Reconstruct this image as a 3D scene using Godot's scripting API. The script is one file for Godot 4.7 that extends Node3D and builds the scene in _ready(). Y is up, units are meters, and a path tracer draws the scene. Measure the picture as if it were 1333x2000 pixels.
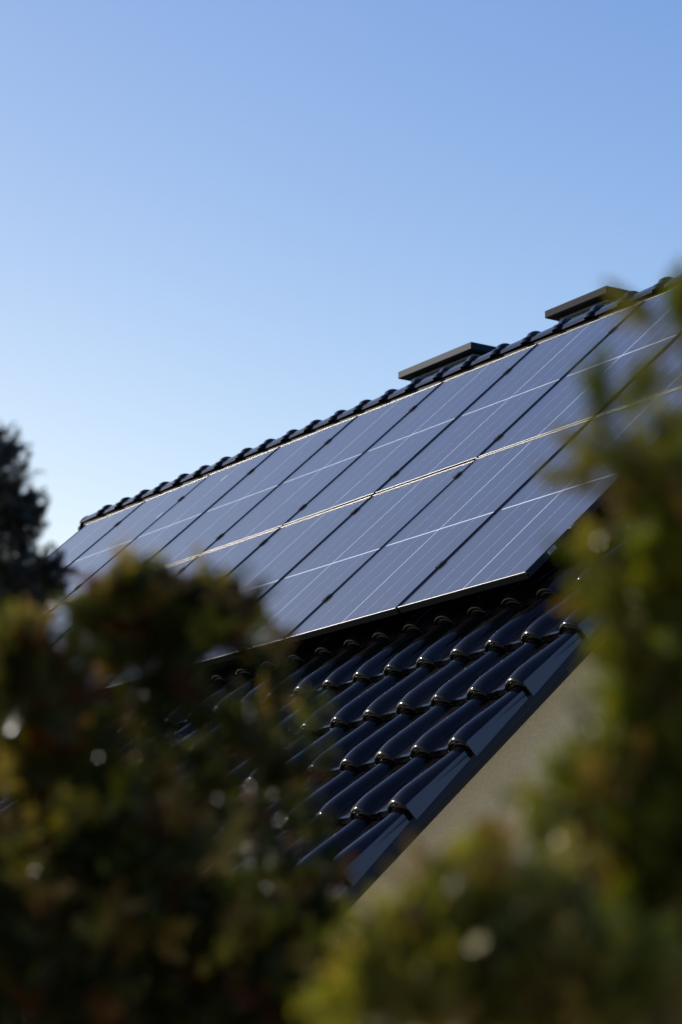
extends Node3D

const RISE := 4.3                    # the lower right corner of the solar array above the ground
const PITCH := 42.28                 # roof pitch in degrees
const PANEL_W := 1.04
const PANEL_H := 1.76
const GAP := 0.022
const TILE_W := 0.275
const COURSE := 0.419
const STEP := 0.038                   # how far a tile's nose stands above the tile below
const CREST := -0.12                 # tile crests below the face of the panels
const RIDGE_Z := -2.86

var M := {}
var rng := RandomNumberGenerator.new()
var roof_frame: Transform3D
var house_at := Vector3(-4.6, 0, RIDGE_Z)


# ---------------------------------------------------------------- helpers
func tag(o: Node, label := "", category := "", group := "", kind := "") -> void:
	if label != "": o.set_meta("label", label)
	if category != "": o.set_meta("category", category)
	if group != "": o.set_meta("group", group)
	if kind != "": o.set_meta("kind", kind)

func numbered(called: String, parent: Node) -> String:
	var n := called
	var i := 0
	while parent.has_node(NodePath(n)):
		i += 1
		n = "%s_%03d" % [called, i]
	return n

var counts := {}
func put(called: String, mesh: Mesh, mat: Material, parent: Node, t := Transform3D()) -> MeshInstance3D:
	var o := MeshInstance3D.new()
	var key := str(parent.get_instance_id()) + called
	var k: int = counts.get(key, 0)
	counts[key] = k + 1
	o.name = called if k == 0 else "%s_%03d" % [called, k]
	o.mesh = mesh
	if mat != null: o.material_override = mat
	o.transform = t
	parent.add_child(o, true)
	return o

func start() -> SurfaceTool:
	var st := SurfaceTool.new()
	st.begin(Mesh.PRIMITIVE_TRIANGLES)
	return st

# corners counter-clockwise as seen from outside
func quad(st: SurfaceTool, a: Vector3, b: Vector3, c: Vector3, d: Vector3) -> void:
	for p in [a, c, b, a, d, c]:
		st.add_vertex(p)

func tri(st: SurfaceTool, a: Vector3, b: Vector3, c: Vector3) -> void:
	for p in [a, c, b]:
		st.add_vertex(p)

func done(st: SurfaceTool) -> ArrayMesh:
	st.index()
	st.generate_normals()
	return st.commit()

# rows of points; smooth across the sheet
func sheet(st: SurfaceTool, rows: Array, flip := false) -> void:
	for i in rows.size() - 1:
		for j in rows[i].size() - 1:
			if flip: quad(st, rows[i][j], rows[i + 1][j], rows[i + 1][j + 1], rows[i][j + 1])
			else: quad(st, rows[i][j], rows[i][j + 1], rows[i + 1][j + 1], rows[i + 1][j])

# box with chamfered edges
func bevel_box(st: SurfaceTool, lo: Vector3, hi: Vector3, b: float) -> void:
	st.set_smooth_group(-1)
	var p := func(x: int, y: int, z: int, ax: int) -> Vector3:
		var v := Vector3(hi.x if x > 0 else lo.x, hi.y if y > 0 else lo.y, hi.z if z > 0 else lo.z)
		var s := Vector3(x, y, z)
		for k in 3:
			if k != ax: v[k] -= s[k] * b
		return v
	for ax in 3:
		for sg in [-1, 1]:
			var c := []
			for q in [[-1, -1], [1, -1], [1, 1], [-1, 1]]:
				var e := [0, 0, 0]
				e[ax] = sg
				e[(ax + 1) % 3] = q[0]
				e[(ax + 2) % 3] = q[1]
				c.append(p.call(e[0], e[1], e[2], ax))
			if sg > 0: quad(st, c[0], c[1], c[2], c[3])
			else: quad(st, c[3], c[2], c[1], c[0])
	for ax in 3:
		for q in [[-1, -1], [1, -1], [1, 1], [-1, 1]]:
			var e0 := [0, 0, 0]
			e0[ax] = -1
			e0[(ax + 1) % 3] = q[0]
			e0[(ax + 2) % 3] = q[1]
			var e1 := e0.duplicate()
			e1[ax] = 1
			var k1 := (ax + 1) % 3
			var k2 := (ax + 2) % 3
			var a: Vector3 = p.call(e0[0], e0[1], e0[2], k1)
			var bb: Vector3 = p.call(e0[0], e0[1], e0[2], k2)
			var c: Vector3 = p.call(e1[0], e1[1], e1[2], k2)
			var d: Vector3 = p.call(e1[0], e1[1], e1[2], k1)
			if q[0] * q[1] > 0: quad(st, a, bb, c, d)
			else: quad(st, d, c, bb, a)
	for x in [-1, 1]:
		for y in [-1, 1]:
			for z in [-1, 1]:
				var a: Vector3 = p.call(x, y, z, 0)
				var bb: Vector3 = p.call(x, y, z, 1)
				var c: Vector3 = p.call(x, y, z, 2)
				if x * y * z > 0: tri(st, a, bb, c)
				else: tri(st, c, bb, a)
	st.set_smooth_group(0)

func box_mesh(lo: Vector3, hi: Vector3, b := 0.003) -> ArrayMesh:
	var st := start()
	bevel_box(st, lo, hi, b)
	return done(st)

func tube(st: SurfaceTool, pts: Array, radii: Array, sides := 8) -> void:
	var rows := []
	for i in pts.size():
		var d: Vector3 = (pts[mini(i + 1, pts.size() - 1)] - pts[maxi(i - 1, 0)]).normalized()
		var a := d.cross(Vector3(0.31, 0.1, 0.94)).normalized()
		var b := d.cross(a).normalized()
		var row := []
		for k in sides + 1:
			var t := TAU * (k % sides) / sides
			row.append(pts[i] + (a * cos(t) + b * sin(t)) * radii[i])
		rows.append(row)
	sheet(st, rows)

func noise_tex(freq: float, size: int, a: Color, b: Color, seed_ := 1, octaves := 4, normal := false) -> NoiseTexture2D:
	var n := FastNoiseLite.new()
	n.noise_type = FastNoiseLite.TYPE_SIMPLEX_SMOOTH
	n.frequency = freq
	n.fractal_octaves = octaves
	n.seed = seed_
	var t := NoiseTexture2D.new()
	t.width = size
	t.height = size
	t.seamless = true
	t.noise = n
	if normal:
		t.as_normal_map = true
		t.bump_strength = 4.0
	else:
		var g := Gradient.new()
		g.set_color(0, a)
		g.set_color(1, b)
		t.color_ramp = g
	return t

func mat(lin: Vector3, rough: float, metal := 0.0) -> StandardMaterial3D:
	var m := StandardMaterial3D.new()
	m.albedo_color = Color(lin.x, lin.y, lin.z).linear_to_srgb()
	m.roughness = rough
	m.metallic = metal
	return m


# ---------------------------------------------------------------- materials
func make_materials() -> void:
	M.tile = mat(Vector3(0.005, 0.0045, 0.005), 0.24)
	M.tile.roughness = 1.0
	M.tile.metallic_specular = 0.33
	M.tile.roughness_texture = noise_tex(0.02, 512, Color(0.08, 0.08, 0.08), Color(0.16, 0.16, 0.16), 3)
	M.tile.uv1_triplanar = true
	M.tile.uv1_world_triplanar = true
	M.tile.uv1_scale = Vector3.ONE * 1.3
	M.tile_dull = M.tile.duplicate()
	M.tile_dull.albedo_color = Color(0.0075, 0.0065, 0.0065).linear_to_srgb()
	M.tile_dull.roughness_texture = noise_tex(0.025, 512, Color(0.12, 0.12, 0.12), Color(0.26, 0.26, 0.26), 4)
	M.tile_fresh = M.tile.duplicate()
	M.tile_fresh.metallic_specular = 0.38
	M.ridge = mat(Vector3(0.013, 0.015, 0.02), 0.13)
	M.ridge.metallic_specular = 0.4
	M.flap = mat(Vector3(0.055, 0.064, 0.085), 0.5)
	M.barge = mat(Vector3(0.014, 0.016, 0.024), 0.45)
	M.barge.metallic_specular = 0.3
	M.deck = mat(Vector3(0.02, 0.018, 0.016), 0.9)
	M.frame = mat(Vector3(0.014, 0.014, 0.017), 0.32)
	M.frame.metallic_specular = 0.42
	M.black = mat(Vector3(0.008, 0.008, 0.009), 0.6)
	M.black.metallic_specular = 0.25
	M.rail = mat(Vector3(0.05, 0.05, 0.055), 0.45, 0.6)
	M.sheet = mat(Vector3(0.78, 0.79, 0.82), 0.6)
	M.cell = mat(Vector3(0.012, 0.015, 0.032), 0.5)
	M.cell.albedo_color = Color.WHITE
	M.cell.albedo_texture = noise_tex(0.05, 512, Color(0.05, 0.06, 0.16), Color(0.08, 0.09, 0.2), 9, 5)
	M.cell.uv1_triplanar = true
	M.cell.uv1_world_triplanar = true
	M.cell.uv1_scale = Vector3.ONE * 0.8
	M.glass = StandardMaterial3D.new()
	M.glass.transparency = BaseMaterial3D.TRANSPARENCY_ALPHA
	M.glass.albedo_color = Color(0.9, 0.93, 1.0, 0.03)
	M.glass.roughness = 0.06
	M.glass.metallic_specular = 0.42
	M.sticker = mat(Vector3(0.45, 0.52, 0.6), 0.5)
	M.white = mat(Vector3(0.7, 0.7, 0.68), 0.8)
	M.ink = mat(Vector3(0.05, 0.08, 0.14), 0.5)
	M.cap_metal = mat(Vector3(0.012, 0.017, 0.03), 0.6)
	M.cap_metal.metallic_specular = 0.25
	M.cap_stone = mat(Vector3(0.13, 0.12, 0.11), 0.85)
	M.cap_stone.metallic_specular = 0.2
	M.cap_stone.albedo_color = Color.WHITE
	M.cap_stone.albedo_texture = noise_tex(0.06, 512, Color(0.19, 0.185, 0.19), Color(0.3, 0.285, 0.285), 21, 5)
	M.cap_stone.uv1_triplanar = true
	M.cap_stone.uv1_scale = Vector3.ONE * 2.0
	M.brick = mat(Vector3(0.16, 0.165, 0.18), 0.8)
	M.mortar = mat(Vector3(0.05, 0.05, 0.05), 0.95)
	M.wall = mat(Vector3(0.42, 0.37, 0.27), 0.95)
	M.wall.albedo_color = Color.WHITE
	M.wall.albedo_texture = noise_tex(0.09, 1024, Color(0.95, 0.81, 0.57), Color(1.0, 0.88, 0.65), 31, 5)
	M.wall.uv1_triplanar = true
	M.wall.uv1_world_triplanar = true
	M.wall.uv1_scale = Vector3.ONE * 0.5
	M.wall.heightmap_enabled = true
	M.wall.heightmap_texture = noise_tex(0.16, 1024, Color.BLACK, Color.WHITE, 32, 4)
	M.wall.heightmap_scale = 0.5
	M.bark = mat(Vector3(0.06, 0.04, 0.028), 0.9)
	M.grass = mat(Vector3(0.05, 0.07, 0.02), 0.95)
	M.grass.albedo_color = Color.WHITE
	M.grass.albedo_texture = noise_tex(0.04, 512, Color(0.2, 0.23, 0.1), Color(0.3, 0.31, 0.15), 41, 5)
	M.grass.uv1_triplanar = true
	M.grass.uv1_world_triplanar = true
	M.grass.uv1_scale = Vector3.ONE * 0.4
	M.bounce_ground = mat(Vector3(0.4, 0.34, 0.25), 0.95)
	M.bounce_ground.albedo_color = Color.WHITE
	M.bounce_ground.albedo_texture = noise_tex(0.2, 512, Color(0.66, 0.57, 0.45), Color(0.82, 0.72, 0.58), 51, 4)
	M.bounce_ground.uv1_triplanar = true
	M.bounce_ground.uv1_world_triplanar = true
	M.bounce_ground.uv1_scale = Vector3.ONE * 0.5
	M.leaf = mat(Vector3.ONE, 0.27)
	M.leaf.metallic_specular = 0.45
	M.leaf.albedo_color = Color.WHITE
	M.leaf.vertex_color_use_as_albedo = true
	M.leaf.backlight_enabled = true
	M.leaf.backlight = Color(1.0, 1.0, 0.5)
	M.dark_leaf = mat(Vector3.ONE, 0.5)
	M.dark_leaf.albedo_color = Color.WHITE
	M.dark_leaf.vertex_color_use_as_albedo = true


# ---------------------------------------------------------------- camera, sky and sun
func make_view() -> void:
	var cam := Camera3D.new()
	cam.name = "camera"
	var right := Vector3(0.5520, 0.0, -0.8339)
	var up := Vector3(0.1902, 0.9736, 0.1259)
	var back := Vector3(0.8119, -0.2281, 0.5374)
	cam.transform = Transform3D(Basis(right, up, back).orthonormalized(), Vector3(8.6355, RISE - 2.274, 6.7515))
	var lens := CameraAttributesPhysical.new()
	lens.frustum_focal_length = 56.1       # on a sensor 24 mm tall
	lens.frustum_focus_distance = 12.3
	lens.frustum_near = 0.05
	lens.frustum_far = 4000.0
	lens.exposure_aperture = 3.15
	cam.attributes = lens
	add_child(cam)
	cam.fov = rad_to_deg(2.0 * atan(1000.0 / 4675.2))
	cam.near = 0.05
	cam.far = 4000.0
	cam.current = true

	var towards := Vector3(-0.805, 0.43, 0.41).normalized()
	var e := Environment.new()
	e.tonemap_mode = Environment.TONE_MAPPER_LINEAR
	e.tonemap_exposure = 1.0
	e.background_mode = Environment.BG_SKY
	e.sdfgi_enabled = true
	e.ssao_enabled = true
	e.ssil_enabled = true
	var sky := Sky.new()
	var pano := PanoramaSkyMaterial.new()
	pano.panorama = sky_picture(towards)
	sky.sky_material = pano
	e.sky = sky
	var we := WorldEnvironment.new()
	we.name = "sky"
	we.environment = e
	add_child(we)

	var sun := DirectionalLight3D.new()
	sun.name = "sun"
	sun.light_energy = 1.6
	sun.light_color = Color(1.0, 0.975, 0.935)
	sun.light_angular_distance = 0.5
	sun.shadow_enabled = true
	add_child(sun)
	sun.look_at_from_position(towards * 10.0, Vector3.ZERO)

# a clear sky: deep blue above, paler towards the horizon and towards the sun
func sky_picture(sun: Vector3) -> ImageTexture:
	var w := 1024
	var h := 512
	var px := PackedFloat32Array()
	px.resize(w * h * 3)
	for j in h:
		var el := 90.0 - (j + 0.5) / h * 180.0
		var low := 8.0 + 3.0 * log(1.0 + exp((el - 8.0) / 3.0))
		var up := 1.0 - exp(-low / 18.0)
		for i in w:
			var az := (i + 0.5) / w * TAU
			var d := Vector3(sin(az) * cos(deg_to_rad(el)), sin(deg_to_rad(el)), -cos(az) * cos(deg_to_rad(el)))
			var off := 1.0 - exp(-rad_to_deg(d.angle_to(sun)) / 80.0)
			var c := Vector3(exp(4.29 - 4.702 * up - 4.376 * off), exp(2.945 - 3.417 * up - 2.597 * off), exp(1.33 - 1.419 * up - 1.068 * off))
			c = Vector3(sqrt(c.x * c.x + 0.0064), sqrt(c.y * c.y + 0.0144), sqrt(c.z * c.z + 0.01))
			for q in 3:
				if c[q] > 0.85: c[q] = 0.85 + 0.75 * (1.0 - exp((0.85 - c[q]) / 0.75))
			if el < 0.0: c = Vector3(0.2, 0.18, 0.14)
			var k := (j * w + i) * 3
			px[k] = c.x
			px[k + 1] = c.y
			px[k + 2] = c.z
	return ImageTexture.create_from_image(Image.create_from_data(w, h, false, Image.FORMAT_RGBF, px.to_byte_array()))


# ---------------------------------------------------------------- roof tiles
func roll_height(x: float, half := 0.0715) -> float:
	var a := absf(x) / half
	if a >= 1.0: return 0.0
	return pow(1.0 - pow(a, 2.0), 0.55)

# a glazed pan tile with one bold roll; x along the ridge, y up the slope from the nose, z out of the roof, crest of the nose near 0
func tile_mesh(verge: bool) -> ArrayMesh:
	var st := start()
	var xs := [-0.1365, -0.118, -0.098, -0.0785, -0.0745, -0.0712, -0.0695, -0.067, -0.0642, -0.063, -0.06, -0.055, -0.0505, -0.049, -0.043, -0.029, -0.01, 0.01, 0.029, 0.043, 0.049, 0.0505, 0.055, 0.06, 0.063, 0.0642, 0.067, 0.0695, 0.0712, 0.0745]
	if not verge: xs += [0.0785, 0.098, 0.118, 0.1365]
	var ys := [0.462, 0.36, 0.25, 0.16, 0.115, 0.092, 0.07, 0.05, 0.032, 0.018]
	var nose := [[0.009, -0.002], [0.004, -0.005], [0.001, -0.009], [0.0, -0.014], [0.002, -0.018], [0.007, -0.021], [0.012, -0.022], [0.012, -0.025], [0.007, -0.0265], [0.005, -0.03], [0.006, -0.036], [0.012, -0.041], [0.06, -0.042]]
	var at := func(x: float, y: float, dz: float) -> Vector3:
		var k := 1.0 - clampf(y / 0.1, 0.0, 1.0)
		var far_ := smoothstep(0.07, 0.42, y)
		var rise := lerpf(0.051, 0.037, far_) - 0.014 * k * k
		var half := lerpf(0.056, 0.05, far_) + 0.011 * k * k
		var z := -0.04 - STEP * y / COURSE + rise * roll_height(x, half)
		# the skin of a curved nose shrinks towards its axis
		return Vector3(x * (1.0 + dz * 3.0 * roll_height(x, 0.0715)), y, z + dz)
	var rows := []
	for y in ys:
		var r := []
		for x in xs: r.append(at.call(x, y, 0.0))
		rows.append(r)
	var flat := rows.size() - 1
	for q in nose:
		var r := []
		for x in xs: r.append(at.call(x, q[0] if absf(x) < 0.078 else (q[0] if q[1] < -0.035 else 0.0), q[1]))
		rows.append(r)
	for i in rows.size() - 1:
		for j in xs.size() - 1:
			var sharp: bool = i >= flat and maxf(absf(xs[j]), absf(xs[j + 1])) > 0.0775
			st.set_smooth_group(-1 if sharp and i > flat + 1 else 0)
			var k0: Vector3 = rows[i][j]
			var k1: Vector3 = rows[i][j + 1]
			var k2: Vector3 = rows[i + 1][j + 1]
			var k3: Vector3 = rows[i + 1][j]
			if sharp:
				# square lower edge
				if i == flat or i == flat + 1 or i == flat + 2: continue
				if i == flat + 3:
					var e0 := Vector3(rows[flat][j].x, 0.0, rows[flat][j].z)
					var e1 := Vector3(rows[flat][j + 1].x, 0.0, rows[flat][j + 1].z)
					st.set_smooth_group(-1)
					quad(st, rows[flat][j], e0, e1, rows[flat][j + 1])
					k0 = e0
					k1 = e1
			quad(st, k0, k3, k2, k1)
	st.set_smooth_group(0)
	# a nib on the crest half way up
	var top: Vector3 = at.call(-0.018, 0.243, 0.0)
	for k in 6:
		var a := TAU * k / 6.0
		var b := TAU * (k + 1) / 6.0
		var lo1 := top + Vector3(cos(a) * 0.008, sin(a) * 0.008, -0.003)
		var lo2 := top + Vector3(cos(b) * 0.008, sin(b) * 0.008, -0.003)
		tri(st, top + Vector3(0, 0, 0.0035), lo1, lo2)
	return done(st)

# the skirt that closes a verge tile at the gable: tapering up the slope, open at its lower end
func flap_mesh() -> ArrayMesh:
	var st := start()
	var sec := func(y: float) -> Array:
		var t := y / COURSE
		var out := lerpf(0.084, 0.062, t)
		var low := lerpf(-0.103, -0.097, t)
		var top := lerpf(-0.026, -0.056, t)
		return [Vector3(out - 0.014, y, top - 0.014), Vector3(out - 0.003, y, top), Vector3(out, y, top - 0.003), Vector3(out + 0.001, y, low), Vector3(out - 0.006, y, low), Vector3(out - 0.007, y, top - 0.012), Vector3(out - 0.014, y, top - 0.02)]
	var rows := []
	for y in [0.4, 0.3, 0.2, 0.1, 0.004, 0.0]:
		rows.append(sec.call(y))
	st.set_smooth_group(-1)
	sheet(st, rows, true)
	var a: Array = sec.call(0.0)
	quad(st, a[0], a[6], a[5], a[1])
	tri(st, a[1], a[5], a[2])
	quad(st, a[2], a[5], a[4], a[3])
	return done(st)

# half-round ridge tile; x along the ridge with the flared collar at the +x end
func ridge_mesh() -> ArrayMesh:
	var st := start()
	var period := 0.337
	var section := [[-0.07, 0.100, 0.0], [0.05, 0.101, 0.0], [0.15, 0.104, 0.0], [0.25, 0.107, 0.0], [0.272, 0.109, 0.0], [0.28, 0.121, 1.0], [0.286, 0.127, 1.0], [0.296, 0.129, 1.0], [0.32, 0.129, 1.0], [0.331, 0.128, 1.0], [0.337, 0.124, 1.0], [0.338, 0.118, 1.0], [0.338, 0.104, 0.6], [0.33, 0.098, 0.0]]
	var rows := []
	for q in section:
		var r := []
		for k in 29:
			var a := deg_to_rad(-75.0 + 150.0 * k / 28.0)
			var lobe := 1.0 - 0.13 * float(q[2]) * exp(-pow((absf(rad_to_deg(a)) - 42.0) / 12.0, 2.0)) - 0.03 * (1.0 - float(q[2])) * exp(-pow((absf(rad_to_deg(a)) - 45.0) / 14.0, 2.0))
			r.append(Vector3(q[0], cos(a) * q[1] * lobe, sin(a) * q[1] * lobe))
		rows.append(r)
	sheet(st, rows, true)
	return done(st)


# ---------------------------------------------------------------- the house
func under(o: Node3D, world: Transform3D) -> Transform3D:
	var t := Transform3D()
	var n: Node = o
	while n is Node3D and n != self:
		t = (n as Node3D).transform * t
		n = n.get_parent()
	return t.affine_inverse() * world

func make_house() -> void:
	var house := Node3D.new()
	house.name = "house"
	house.position = house_at
	add_child(house)
	tag(house, "house with steep black glazed tile roof, two chimneys and beige gable wall", "house")

	# walls: one rendered block with both gables
	var c := cos(deg_to_rad(PITCH))
	var s := sin(deg_to_rad(PITCH))
	var st := start()
	var x0 := -9.3
	var x1 := 0.33
	var apex := RISE + 3.66 * s - 0.32 * c
	var half := 4.35
	var eave := apex - half * s / c
	var prof := [Vector3(0, 0, RIDGE_Z + half), Vector3(0, eave, RIDGE_Z + half), Vector3(0, apex, RIDGE_Z), Vector3(0, eave, RIDGE_Z - half), Vector3(0, 0, RIDGE_Z - half)]
	st.set_smooth_group(-1)
	for i in 4:
		var a: Vector3 = prof[i]
		var b: Vector3 = prof[i + 1]
		quad(st, Vector3(x0, a.y, a.z), Vector3(x1, a.y, a.z), Vector3(x1, b.y, b.z), Vector3(x0, b.y, b.z))
	for i in [1, 2, 3]:
		var o: Vector3 = prof[0]
		var a: Vector3 = prof[i]
		var b: Vector3 = prof[i + 1]
		tri(st, Vector3(x1, o.y, o.z), Vector3(x1, b.y, b.z), Vector3(x1, a.y, a.z))
		tri(st, Vector3(x0, o.y, o.z), Vector3(x0, a.y, a.z), Vector3(x0, b.y, b.z))
	put("wall", done(st), M.wall, house, under(house, Transform3D()))

	# roof deck of both slopes, then everything laid on it
	st = start()
	var top_v := 3.76
	var low_v := -3.1
	bevel_box(st, Vector3(-9.66, low_v, -0.3), Vector3(0.54, top_v - 0.05, -0.245), 0.004)
	var roof := put("roof", done(st), M.deck, house, under(house, roof_frame))
	var back_frame := Transform3D(Basis(Vector3(-1, 0, 0), Vector3(0, s, c), Vector3(0, c, -s)), Vector3(0, RISE, 2.0 * RIDGE_Z))
	st = start()
	bevel_box(st, Vector3(-0.555, low_v, -0.3), Vector3(9.66, top_v - 0.05, -0.245), 0.004)
	put("roof_deck", done(st), M.deck, roof, under(roof, back_frame))

	# tiles
	var tile := tile_mesh(false)
	var verge := tile_mesh(true)
	var flap := flap_mesh()
	var first := 0.51
	var near := []
	var far := []
	for k in range(-8, 7):
		var v := -0.375 - COURSE * k
		for col in 37:
			var u := first - TILE_W * col
			var jig := Vector3(rng.randf_range(-0.0015, 0.0015), rng.randf_range(-0.003, 0.003), rng.randf_range(-0.001, 0.001))
			var t := Transform3D(Basis.from_euler(Vector3(rng.randf_range(-0.007, 0.007), rng.randf_range(-0.012, 0.012), rng.randf_range(-0.005, 0.005))), Vector3(u, v, CREST) + jig)
			if (k >= -1 and k <= 5) or col < 2: near.append([col, t])
			else: far.append(t)
	for q in near:
		var o := put("roof_tile", verge if q[0] == 0 else tile, [M.tile, M.tile, M.tile_dull, M.tile_fresh][rng.randi() % 4], roof, q[1])
		if q[0] == 0:
			put("verge_flap", flap, M.flap, o, Transform3D(Basis(), Vector3(0, 0, 0)))
	for k in range(-8, 7):
		for col in 37:
			far.append(under(roof, back_frame) * Transform3D(Basis(), Vector3(-first + TILE_W * col, -0.375 - COURSE * k, CREST)))
	var mm := MultiMesh.new()
	mm.transform_format = MultiMesh.TRANSFORM_3D
	mm.mesh = tile
	mm.instance_count = far.size()
	for i in far.size():
		mm.set_instance_transform(i, far[i])
	var mi := MultiMeshInstance3D.new()
	mi.name = "roof_tiles"
	mi.multimesh = mm
	mi.material_override = M.tile
	tag(mi, "", "", "", "stuff")
	roof.add_child(mi)

	# barge boards along the verges
	for x in [[0.542, 0.567], [-9.69, -9.664]]:
		put("barge_board", box_mesh(Vector3(x[0], low_v, -0.262), Vector3(x[1], top_v - 0.1, -0.214), 0.004), M.barge, roof)
		put("barge_board", box_mesh(Vector3(-x[1], low_v, -0.262), Vector3(-x[0], top_v - 0.1, -0.214), 0.004), M.barge, roof, under(roof, back_frame))
	put("eave_board", box_mesh(Vector3(-9.66, low_v - 0.03, -0.30), Vector3(0.54, low_v - 0.002, -0.19), 0.004), M.barge, roof)

	# ridge
	var ridge := ridge_mesh()
	for k in range(0, 32):
		var t := Transform3D(Basis.from_euler(Vector3(rng.randf_range(-0.03, 0.03), rng.randf_range(-0.008, 0.008), 0)), Vector3(-5.87 - 0.3 - 0.337 * 11 + 0.337 * k, RISE + 2.459, RIDGE_Z))
		put("ridge_tile", ridge, M.ridge, roof, under(roof, t))

	st = start()
	st.set_smooth_group(-1)
	for k in 14:
		var a := PI * k / 14.0
		var b := PI * (k + 1) / 14.0
		var o := Vector3(-9.955, RISE + 2.42, RIDGE_Z)
		var pa := Vector3(0, sin(a) * 0.145, cos(a) * 0.112)
		var pb := Vector3(0, sin(b) * 0.145, cos(b) * 0.112)
		tri(st, o, o + pa, o + pb)
		quad(st, o + pa, o + pa + Vector3(0.03, 0, 0), o + pb + Vector3(0.03, 0, 0), o + pb)
	put("ridge_end_plate", done(st), M.ridge, roof, under(roof, Transform3D()))
	put("ridge_shade_box", box_mesh(Vector3(-9.9, RISE + 2.33, RIDGE_Z - 0.085), Vector3(0.58, RISE + 2.485, RIDGE_Z + 0.085), 0.01), M.black, roof, under(roof, Transform3D()))  # black box added as the shaded gap under the ridge tiles

	# mounting rails under the panels
	var rail := box_mesh(Vector3(-9.6, -0.02, -0.078), Vector3(0.035, 0.02, -0.04), 0.002)
	for v in [0.377, 1.388, PANEL_H + GAP + 0.208, PANEL_H + GAP + 1.414]:
		put("mounting_rail", rail, M.rail, roof, Transform3D(Basis(), Vector3(0, v, 0)))
	var end_clamp := box_mesh(Vector3(0.002, -0.02, -0.04), Vector3(0.024, 0.02, 0.002), 0.002)
	for v in [0.377, 1.388, PANEL_H + GAP + 0.208, PANEL_H + GAP + 1.414]:
		put("end_clamp", end_clamp, M.frame, roof, Transform3D(Basis(), Vector3(-GAP / 2.0, v, 0)))

	chimney(house, -5.62, -4.69, M.cap_metal)
	chimney(house, -3.835, -3.165, M.cap_stone)

func chimney(house: Node3D, a: float, b: float, cap_mat: Material) -> void:
	var y1 := RISE + 2.829
	var y0 := RISE + 1.9
	var z1 := -3.2
	var depth := 0.62
	var e := 0.085
	var lo := Vector3(a + e, y0, z1 - depth + e)
	var hi := Vector3(b - e, y1, z1 - e)
	var core := put("chimney", box_mesh(lo, hi, 0.002), M.mortar, house, under(house, Transform3D()))
	put("chimney_cap", box_mesh(Vector3(a, y1 + 0.001, z1 - depth), Vector3(b, y1 + 0.056, z1), 0.005), cap_mat, core, under(core, Transform3D()))
	put("chimney_collar", box_mesh(lo - Vector3(0.012, -(y1 - y0 - 0.024), 0.012), hi + Vector3(0.012, -0.003, 0.012), 0.003), M.brick, core, under(core, Transform3D()))
	# bricks proud of the mortar on the four sides, in running bond
	for side in 4:
		var along := (hi.x - lo.x) if side % 2 == 0 else (hi.z - lo.z)
		var n := int(round(along / 0.235))
		var step := along / n
		var whole := box_mesh(Vector3(0.005, 0.005, -0.012), Vector3(step - 0.005, 0.118, 0.009), 0.002)
		var half := box_mesh(Vector3(0.005, 0.005, -0.012), Vector3(step / 2.0 - 0.005, 0.118, 0.009), 0.002)
		var turn := Basis(Vector3.UP, PI / 2.0 * side)
		var corner: Vector3 = [Vector3(lo.x, 0, hi.z), Vector3(hi.x, 0, hi.z), Vector3(hi.x, 0, lo.z), Vector3(lo.x, 0, lo.z)][side]
		for row in 7:
			var y := y1 - 0.026 - 0.123 * (row + 1)
			var at := 0.0
			if row % 2 == 1:
				put("brick", half, M.brick, core, under(core, Transform3D(turn, corner + Vector3(0, y, 0))))
				at = step / 2.0
			while at < along - 0.01:
				var w := whole if along - at > step * 0.75 else half
				put("brick", w, M.brick, core, under(core, Transform3D(turn, corner + turn * Vector3(at, 0, 0) + Vector3(0, y, 0))))
				at += step


# ---------------------------------------------------------------- solar panels
func frame_member(st: SurfaceTool, a: Vector3, b: Vector3, inward: Vector3) -> void:
	# a bar from a to b along the outer upper edge; a rounded lip that runs inward
	var w := 0.0095
	var sec := [[0.0, -0.036], [0.0, -0.0042]]
	for k in 13:
		var x := w * k / 12.0
		sec.append([x, -0.0036 * pow(2.0 * x / w - 1.0, 2.0)])
	sec += [[w, -0.0075], [0.003, -0.0075], [0.003, -0.036]]
	var r0 := []
	var r1 := []
	for q in sec:
		var off: Vector3 = inward * q[0] + Vector3(0, 0, q[1])
		r0.append(a + off)
		r1.append(b + off)
	sheet(st, [r0, r1], (b - a).cross(inward).z > 0.0)

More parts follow.
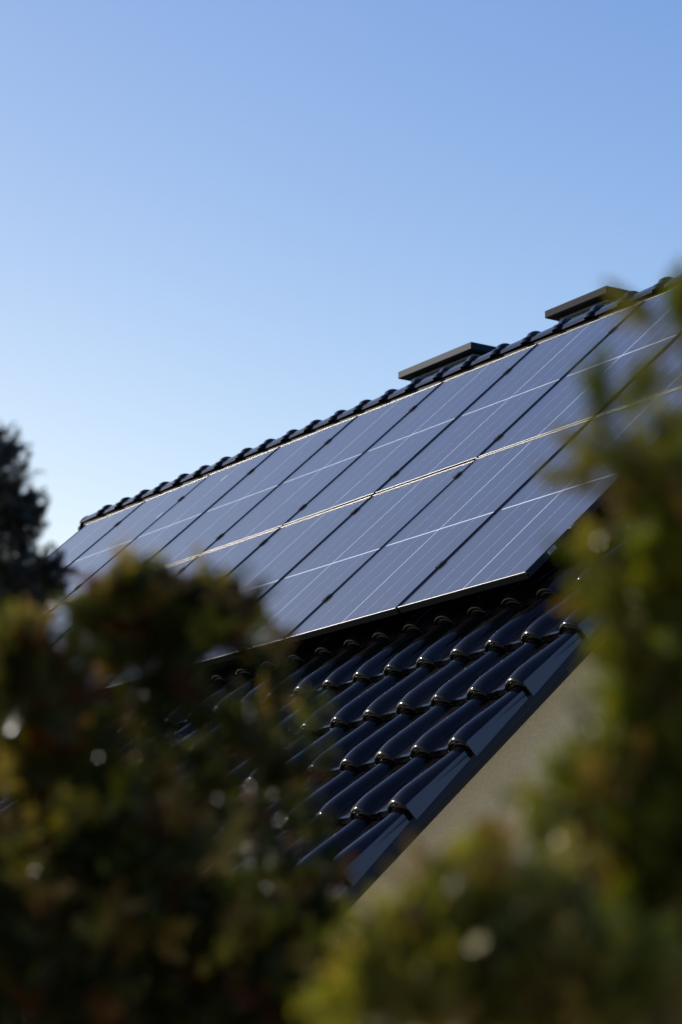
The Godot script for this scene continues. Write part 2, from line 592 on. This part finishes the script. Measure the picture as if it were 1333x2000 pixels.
func make_panels() -> void:
	# one panel: origin at its lower left corner, face of the frame at z = 0
	var st := start()
	var W := PANEL_W
	var H := PANEL_H
	frame_member(st, Vector3(0, 0, 0), Vector3(W, 0, 0), Vector3(0, 1, 0))
	frame_member(st, Vector3(0, H, 0), Vector3(W, H, 0), Vector3(0, -1, 0))
	frame_member(st, Vector3(0, 0.0098, -0.0004), Vector3(0, H - 0.0098, -0.0004), Vector3(1, 0, 0))
	frame_member(st, Vector3(W, 0.0098, -0.0004), Vector3(W, H - 0.0098, -0.0004), Vector3(-1, 0, 0))
	st.set_smooth_group(-1)
	for x in [0.0005, W - 0.0005]:      # the square ends of the lower and upper members
		for y in [[0.0, 0.003], [H - 0.003, H]]:
			quad(st, Vector3(x, y[0], -0.036), Vector3(x, y[1], -0.036), Vector3(x, y[1], -0.002), Vector3(x, y[0], -0.002))
	var frame := done(st)
	st = start()
	quad(st, Vector3(0.0035, 0.0035, -0.004), Vector3(W - 0.0035, 0.0035, -0.004), Vector3(W - 0.0035, H - 0.0035, -0.004), Vector3(0.0035, H - 0.0035, -0.004))
	var glass := done(st)
	var back := box_mesh(Vector3(0.0035, 0.0035, -0.0125), Vector3(W - 0.0035, H - 0.0035, -0.009), 0.0005)
	# six strings of cells in each half, with light gaps between them
	var mx := 0.0145
	var step := (W - 2 * mx) / 6.0
	var strips := []
	for half in 2:
		for k in 6:
			var gl := 0.0 if k == 0 else (0.0036 if k == 3 else 0.0016)
			var gr := 0.0 if k == 5 else (0.0036 if k == 2 else 0.0016)
			var y0 := 0.0098 if half == 0 else H / 2.0 + 0.0055
			var y1 := H / 2.0 - 0.0055 if half == 0 else H - 0.0098
			strips.append([Vector3(mx + step * k + gl, y0, -0.0092), Vector3(mx + step * (k + 1) - gr, y1, -0.0086)])
	var strip_meshes := []
	for q in strips: strip_meshes.append(box_mesh(q[0], q[1], 0.0001))
	var clamp_st := start()
	bevel_box(clamp_st, Vector3(-0.017, -0.03, 0.0012), Vector3(0.017, 0.03, 0.006), 0.0012)
	bevel_box(clamp_st, Vector3(-0.004, -0.03, -0.04), Vector3(0.004, 0.03, 0.0012), 0.0005)
	var clamp_mesh := done(clamp_st)
	st = start()
	bevel_box(st, Vector3(-0.004, -0.006, 0.006), Vector3(0.004, 0.006, 0.0085), 0.001)
	var bolt := done(st)

	var proto := Node3D.new()
	proto.name = "solar_panel"
	put("frame", frame, M.frame, proto)
	put("backsheet", back, M.sheet, proto)
	for q in strip_meshes: put("cell_string", q, M.cell, proto)
	put("glass", glass, M.glass, proto)

	var order := ["leftmost", "second from the left", "third from the left", "fourth from the left", "middle", "fourth from the right", "third from the right", "second from the right", "rightmost"]
	var n := 0
	for row in 2:
		for k in 9:
			var p: Node3D = proto.duplicate()
			p.name = "solar_panel" if n == 0 else "solar_panel_%03d" % n
			n += 1
			add_child(p)
			var tilt := Basis.from_euler(Vector3(rng.randf_range(-0.0015, 0.0015), rng.randf_range(-0.002, 0.002), 0))
			p.transform = roof_frame * Transform3D(tilt, Vector3(-GAP / 2.0 - PANEL_W - (PANEL_W + GAP) * (8 - k), (PANEL_H + GAP) * row, 0))
			var where := "under the ridge" if row == 1 else "above the bare tiles"
			tag(p, "black framed solar panel, %s in the %s row %s" % [order[k], "upper" if row == 1 else "lower", where], "solar panel", "solar panels in two rows on the roof")
			if k > 0:
				for v in ([0.208, 1.414] if row == 1 else [0.377, 1.587]):
					var cl := put("clamp", clamp_mesh, M.black, p, Transform3D(Basis(), Vector3(-GAP / 2.0, v, 0)))
					put("bolt", bolt, M.rail, cl)
			if row == 1 and (k == 1 or k == 2):
				# a small white spot on the glass, longer down the slope
				var spot := start()
				var n_ := 10
				for q in n_:
					var a := TAU * q / n_
					var b := TAU * (q + 1) / n_
					tri(spot, Vector3(0, 0, 0.0012), Vector3(cos(a) * 0.009, sin(a) * 0.04 - 0.01 * sin(2.0 * a), 0), Vector3(cos(b) * 0.009, sin(b) * 0.04 - 0.01 * sin(2.0 * b), 0))
				put("white_spot", done(spot), M.white, p, Transform3D(Basis(), Vector3(0.52 if k == 2 else 0.96, 1.52 if k == 2 else 1.22, -0.0036)))
			if row == 0 and k == 8:
				# type label on the side of the frame, with lines of print too small to read
				var lab := put("sticker", box_mesh(Vector3(PANEL_W + 0.0005, 0.176, -0.027), Vector3(PANEL_W + 0.0012, 0.236, -0.008), 0.0002), M.sticker, p)
				for q in 4:
					put("print", box_mesh(Vector3(PANEL_W + 0.0013, 0.186, -0.0235 + 0.0035 * q), Vector3(PANEL_W + 0.0016, 0.226 - 0.004 * (q % 2), -0.0215 + 0.0035 * q), 0.0001), M.ink, lab)
	proto.free()


# ---------------------------------------------------------------- evergreens
func leaf_blade(st: SurfaceTool, a: Vector3, dir: Vector3, side: Vector3, nrm: Vector3, length: float, width: float, fold: float) -> void:
	var mid := a + dir * length * 0.5 + nrm * fold * 0.3
	var tip := a + dir * length
	var l := mid + side * width * 0.5 - nrm * fold
	var r := mid - side * width * 0.5 - nrm * fold
	tri(st, a, l, mid)
	tri(st, mid, l, tip)
	tri(st, a, mid, r)
	tri(st, mid, tip, r)

# a flat spray of scale leaves, about 30 mm long, growing along +y in the xy plane
func spray_mesh(seed_: int) -> ArrayMesh:
	var r := RandomNumberGenerator.new()
	r.seed = seed_
	var st := start()
	st.set_smooth_group(-1)
	var L := 0.032
	var bend := r.randf_range(-0.25, 0.25)
	var spine := func(t: float) -> Vector3: return Vector3(bend * t * t * L, t * L, 0.12 * t * t * L)
	for k in 5:
		var a: Vector3 = spine.call(k / 5.0)
		var b: Vector3 = spine.call((k + 1) / 5.0)
		leaf_blade(st, a, (b - a).normalized(), Vector3.RIGHT, Vector3.BACK, (b - a).length() * 1.25, 0.0022, 0.0006)
	for k in 9:
		var t := 0.12 + 0.86 * k / 9.0
		var sg := 1.0 if k % 2 == 0 else -1.0
		var a: Vector3 = spine.call(t)
		var ang := deg_to_rad(r.randf_range(34.0, 52.0)) * sg
		var dir := Vector3(sin(ang), cos(ang), r.randf_range(-0.25, 0.35)).normalized()
		var ln := lerpf(0.015, 0.005, t) * r.randf_range(0.8, 1.2)
		var side := dir.cross(Vector3.BACK).normalized()
		leaf_blade(st, a, dir, side, Vector3.BACK, ln * 0.62, 0.0026, 0.0007)
		leaf_blade(st, a + dir * ln * 0.5, (dir + Vector3(0, 0.25, 0.1)).normalized(), side, Vector3.BACK, ln * 0.6, 0.0022, 0.0006)
		leaf_blade(st, a + dir * ln * 0.4, (dir + side * 0.8).normalized(), dir, Vector3.BACK, ln * 0.45, 0.002, 0.0005)
	for k in 6:
		var t := 0.2 + 0.14 * k
		var a: Vector3 = spine.call(minf(t, 1.0))
		var ang := r.randf_range(-1.1, 1.1)
		var dir := Vector3(sin(ang), cos(ang), r.randf_range(0.1, 0.7)).normalized()
		var side := dir.cross(Vector3(r.randf_range(-0.6, 0.6), 0, 1)).normalized()
		leaf_blade(st, a, dir, side, side.cross(dir), r.randf_range(0.008, 0.011), r.randf_range(0.0048, 0.0064), 0.0003)
	return done(st)

var sprays := []

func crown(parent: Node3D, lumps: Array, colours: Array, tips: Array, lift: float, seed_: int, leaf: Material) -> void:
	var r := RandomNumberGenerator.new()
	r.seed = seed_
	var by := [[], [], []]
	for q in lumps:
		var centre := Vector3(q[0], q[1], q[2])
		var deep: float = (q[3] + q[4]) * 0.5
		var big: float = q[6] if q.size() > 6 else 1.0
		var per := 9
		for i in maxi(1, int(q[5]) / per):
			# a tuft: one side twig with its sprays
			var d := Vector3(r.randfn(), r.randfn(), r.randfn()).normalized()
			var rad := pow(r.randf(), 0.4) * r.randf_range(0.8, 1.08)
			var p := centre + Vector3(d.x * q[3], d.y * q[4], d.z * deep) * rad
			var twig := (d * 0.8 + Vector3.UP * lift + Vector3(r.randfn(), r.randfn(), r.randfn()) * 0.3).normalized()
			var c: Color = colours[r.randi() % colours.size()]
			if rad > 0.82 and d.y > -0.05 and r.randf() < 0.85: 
				c = tips[r.randi() % tips.size()]      # brownish tips, on the broad shrub paled to paint in a sunlit rim
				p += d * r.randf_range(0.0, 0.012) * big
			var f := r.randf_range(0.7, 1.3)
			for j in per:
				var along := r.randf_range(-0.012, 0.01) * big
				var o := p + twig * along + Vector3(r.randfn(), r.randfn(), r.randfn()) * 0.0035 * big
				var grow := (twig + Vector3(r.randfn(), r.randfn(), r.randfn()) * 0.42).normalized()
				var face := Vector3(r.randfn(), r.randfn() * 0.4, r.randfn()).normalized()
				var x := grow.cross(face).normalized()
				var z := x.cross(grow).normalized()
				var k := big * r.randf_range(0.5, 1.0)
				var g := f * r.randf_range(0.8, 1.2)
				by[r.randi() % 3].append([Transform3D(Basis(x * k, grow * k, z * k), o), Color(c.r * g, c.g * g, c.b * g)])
	var inv := parent.transform.affine_inverse()
	var node: MeshInstance3D = null
	for v in 3:
		var mm := MultiMesh.new()
		mm.transform_format = MultiMesh.TRANSFORM_3D
		mm.use_colors = true
		mm.mesh = sprays[v]
		mm.instance_count = by[v].size()
		for i in by[v].size():
			mm.set_instance_transform(i, inv * by[v][i][0])
			mm.set_instance_color(i, by[v][i][1])
		var mi := MultiMeshInstance3D.new()
		mi.name = "crown" if v == 0 else "crown_%03d" % v
		mi.multimesh = mm
		mi.material_override = leaf
		tag(mi, "", "", "", "stuff")
		parent.add_child(mi, true)

func evergreen(called: String, label: String, category: String, base: Vector3, lumps: Array, colours: Array, tips: Array, lift: float, seed_: int, below: Array, leaf: Material) -> void:
	var o := Node3D.new()
	o.name = called
	o.position = base
	add_child(o)
	tag(o, label, category)
	var r := RandomNumberGenerator.new()
	r.seed = seed_ + 7
	var top := 0.0
	for q in lumps: top = maxf(top, q[1])
	var st := start()
	var pts := []
	var rad := []
	for k in 9:
		var t := k / 8.0
		pts.append(Vector3(sin(t * 4.0 + seed_) * 0.02 * t, t * (top * 0.78), cos(t * 3.0 + seed_) * 0.02 * t))
		rad.append(lerpf(0.032, 0.006, t))
	tube(st, pts, rad, 8)
	put("trunk", done(st), M.bark, o)
	for n in range(0, lumps.size(), 4):
		var q: Array = lumps[n]
		var to := Vector3(q[0], q[1], q[2]) - base
		var from: Vector3 = pts[5].lerp(pts[7], r.randf())
		from.y = minf(from.y, to.y - 0.05)
		st = start()
		var mid := from.lerp(to, 0.5) + Vector3(0, -0.03, 0)
		tube(st, [from, mid, to], [0.0014, 0.001, 0.0006], 5)
		put("branch", done(st), M.bark, o)
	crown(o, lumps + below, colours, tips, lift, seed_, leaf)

func make_plants() -> void:
	for k in 3: sprays.append(spray_mesh(100 + k))
	var dark_tree := [[5.473,2.884,5.288,0.0364,0.0759,500],[5.429,2.832,5.24,0.0477,0.0508,360],[5.467,2.736,5.234,0.0638,0.0607,700],[5.536,2.698,5.299,0.0664,0.059,700],[5.5,2.791,5.208,0.0152,0.0197,24],[5.494,2.939,5.279,0.0152,0.0342,48],[5.497,2.836,5.231,0.0213,0.0197,48],[5.307,2.832,5.237,0.0871,0.1187,700],[5.474,2.791,5.247,0.038,0.0304,48]]
	var left_shrub := [[6.784,2.416,5.714,0.0529,0.0345,460],[6.789,2.431,5.675,0.0232,0.0232,120],[6.774,2.387,5.716,0.0598,0.0322,380],[6.783,2.417,5.771,0.0204,0.0317,240],[6.8,2.43,5.752,0.0317,0.0204,180],[6.781,2.414,5.662,0.0256,0.035,168],[6.829,2.434,5.653,0.023,0.0276,36],[6.816,2.345,5.858,0.0434,0.0412,540],[6.784,2.361,5.876,0.0351,0.0373,300],[6.614,2.23,5.891,0.092,0.069,700],[6.543,2.23,5.999,0.1012,0.069,700],[6.702,2.409,5.741,0.0141,0.0235,48],[6.742,2.327,5.702,0.0789,0.0371,180],[6.75,2.3,5.808,0.0674,0.0404,340],[6.747,2.26,5.796,0.0719,0.0494,420],[6.761,2.266,5.685,0.069,0.0414,240],[6.779,2.349,5.6,0.0471,0.0518,130],[6.745,2.256,5.555,0.0382,0.0859,220],[6.778,2.296,5.615,0.0466,0.0513,160],[6.753,2.19,5.757,0.1348,0.0584,2200],[6.751,2.118,5.823,0.0965,0.0789,1700],[6.63,2.078,5.803,0.0552,0.0552,420],[6.718,2.114,5.684,0.1196,0.0874,2300],[6.765,2.105,5.61,0.0782,0.0736,1300],[6.746,2.166,5.572,0.0518,0.0565,560],[6.752,2.093,5.531,0.0282,0.0565,260]]
	var right_tall := [[7.525,2.499,5.745,0.0159,0.0232,60],[7.515,2.489,5.756,0.0113,0.0146,18],[7.518,2.464,5.742,0.0149,0.0166,24],[7.497,2.434,5.761,0.0186,0.0199,30],[7.468,2.424,5.707,0.0219,0.0274,84],[7.503,2.439,5.791,0.0098,0.0151,24],[7.495,2.391,5.782,0.0164,0.0196,60],[7.484,2.363,5.75,0.0282,0.0298,108],[7.45,2.335,5.752,0.0201,0.0269,72],[7.495,2.36,5.733,0.0232,0.0431,240],[7.478,2.299,5.732,0.0298,0.0431,300],[7.461,2.273,5.746,0.0182,0.0298,84],[7.464,2.234,5.726,0.0315,0.0464,380],[7.457,2.2,5.777,0.0358,0.0244,168],[7.449,2.183,5.726,0.0431,0.0431,520],[7.449,2.134,5.706,0.0398,0.0497,700],[7.431,2.079,5.71,0.0497,0.0497,720]]
	var low_right := [[7.453,2.068,5.951,0.0195,0.0225,96],[7.468,2.082,5.934,0.024,0.0255,120],[7.487,2.102,5.914,0.027,0.0299,156],[7.483,2.121,5.872,0.0291,0.0321,162],[7.515,2.086,5.865,0.0389,0.0389,264],[7.482,2.063,5.904,0.0509,0.0284,336],[7.525,2.071,5.843,0.0449,0.0359,324],[7.494,2.133,5.823,0.0248,0.0217,72],[7.496,2.131,5.913,0.018,0.012,24],[7.517,2.147,5.888,0.015,0.012,24]]
	var dark := [Color(0.012, 0.016, 0.008), Color(0.016, 0.02, 0.009), Color(0.01, 0.013, 0.008)]
	var olive := [Color(0.045, 0.055, 0.01), Color(0.06, 0.07, 0.012), Color(0.035, 0.045, 0.01), Color(0.08, 0.075, 0.016), Color(0.045, 0.055, 0.01), Color(0.05, 0.055, 0.012), Color(0.13, 0.05, 0.016)]
	var sunlit_tips := [Color(0.31, 0.27, 0.045), Color(0.34, 0.25, 0.075), Color(0.25, 0.25, 0.025), Color(0.3, 0.19, 0.06)]  # sunlight on the upper outer tufts, painted in as paler tip colour
	var fresh := [Color(0.13, 0.15, 0.014), Color(0.19, 0.19, 0.02), Color(0.1, 0.12, 0.014), Color(0.2, 0.175, 0.03), Color(0.17, 0.11, 0.03), Color(0.08, 0.1, 0.014)]
	var gold := [Color(0.22, 0.21, 0.035), Color(0.29, 0.25, 0.055), Color(0.17, 0.18, 0.035), Color(0.3, 0.23, 0.07), Color(0.25, 0.16, 0.055), Color(0.13, 0.15, 0.025)]
	evergreen("conifer_tree", "dark conifer standing against the sky at the left end of the solar panels", "tree", Vector3(5.58, 0, 5.38), dark_tree, dark, dark, 0.55, 11, [[5.53, 1.3, 5.4, 0.15, 1.34, 900, 3.0]], M.dark_leaf)
	evergreen("evergreen_shrub", "broad dark evergreen shrub with brown tips coloured as if sunlit in front of the lower panel row", "shrub", Vector3(6.77, 0, 5.78), left_shrub, olive, sunlit_tips, 0.8, 23, [[6.72, 1.0, 5.76, 0.4, 1.03, 1500, 3.0], [6.44, 1.8, 6.12, 0.27, 0.47, 2600, 2.2]], M.leaf)  # second mass and the leftmost lumps: out of view, added for shade
	evergreen("tall_evergreen", "tall loose green evergreen in front of the right end of the panels and the gable", "shrub", Vector3(7.5, 0, 5.74), right_tall, fresh, fresh, 0.6, 37, [[7.48, 1.0, 5.72, 0.25, 1.0, 900, 3.0]], M.leaf)
	evergreen("low_evergreen", "low olive green shrub in front of the beige gable wall below the verge", "shrub", Vector3(7.54, 0, 5.94), low_right, gold, gold, 0.8, 51, [[7.55, 1.0, 5.95, 0.17, 0.98, 600, 3.0]], M.leaf)


func make_ground() -> void:
	var st := start()
	var n := 24
	var size := 3000.0
	for i in n:
		var a := TAU * i / n
		var b := TAU * (i + 1) / n
		tri(st, Vector3.ZERO, Vector3(cos(b), 0, sin(b)) * size, Vector3(cos(a), 0, sin(a)) * size)
	var g := put("ground", done(st), M.grass, self)
	tag(g, "lawn round the house", "", "", "structure")
	st = start()
	quad(st, Vector3(0.5, 0.004, 16), Vector3(17, 0.004, 16), Vector3(17, 0.004, -9), Vector3(0.5, 0.004, -9))  # pale sheet added out of view to bounce warm light onto the wall
	var bounce_sheet := put("added_bounce_ground", done(st), M.bounce_ground, self)
	tag(bounce_sheet, "sandy ground added out of view beside the gable end to bounce light", "", "", "structure")


func _ready() -> void:
	rng.seed = 4
	var c := cos(deg_to_rad(PITCH))
	var s := sin(deg_to_rad(PITCH))
	roof_frame = Transform3D(Basis(Vector3(1, 0, 0), Vector3(0, s, -c), Vector3(0, c, s)), Vector3(0, RISE, 0))
	make_view()
	make_materials()
	make_ground()
	make_house()
	make_panels()
	make_plants()
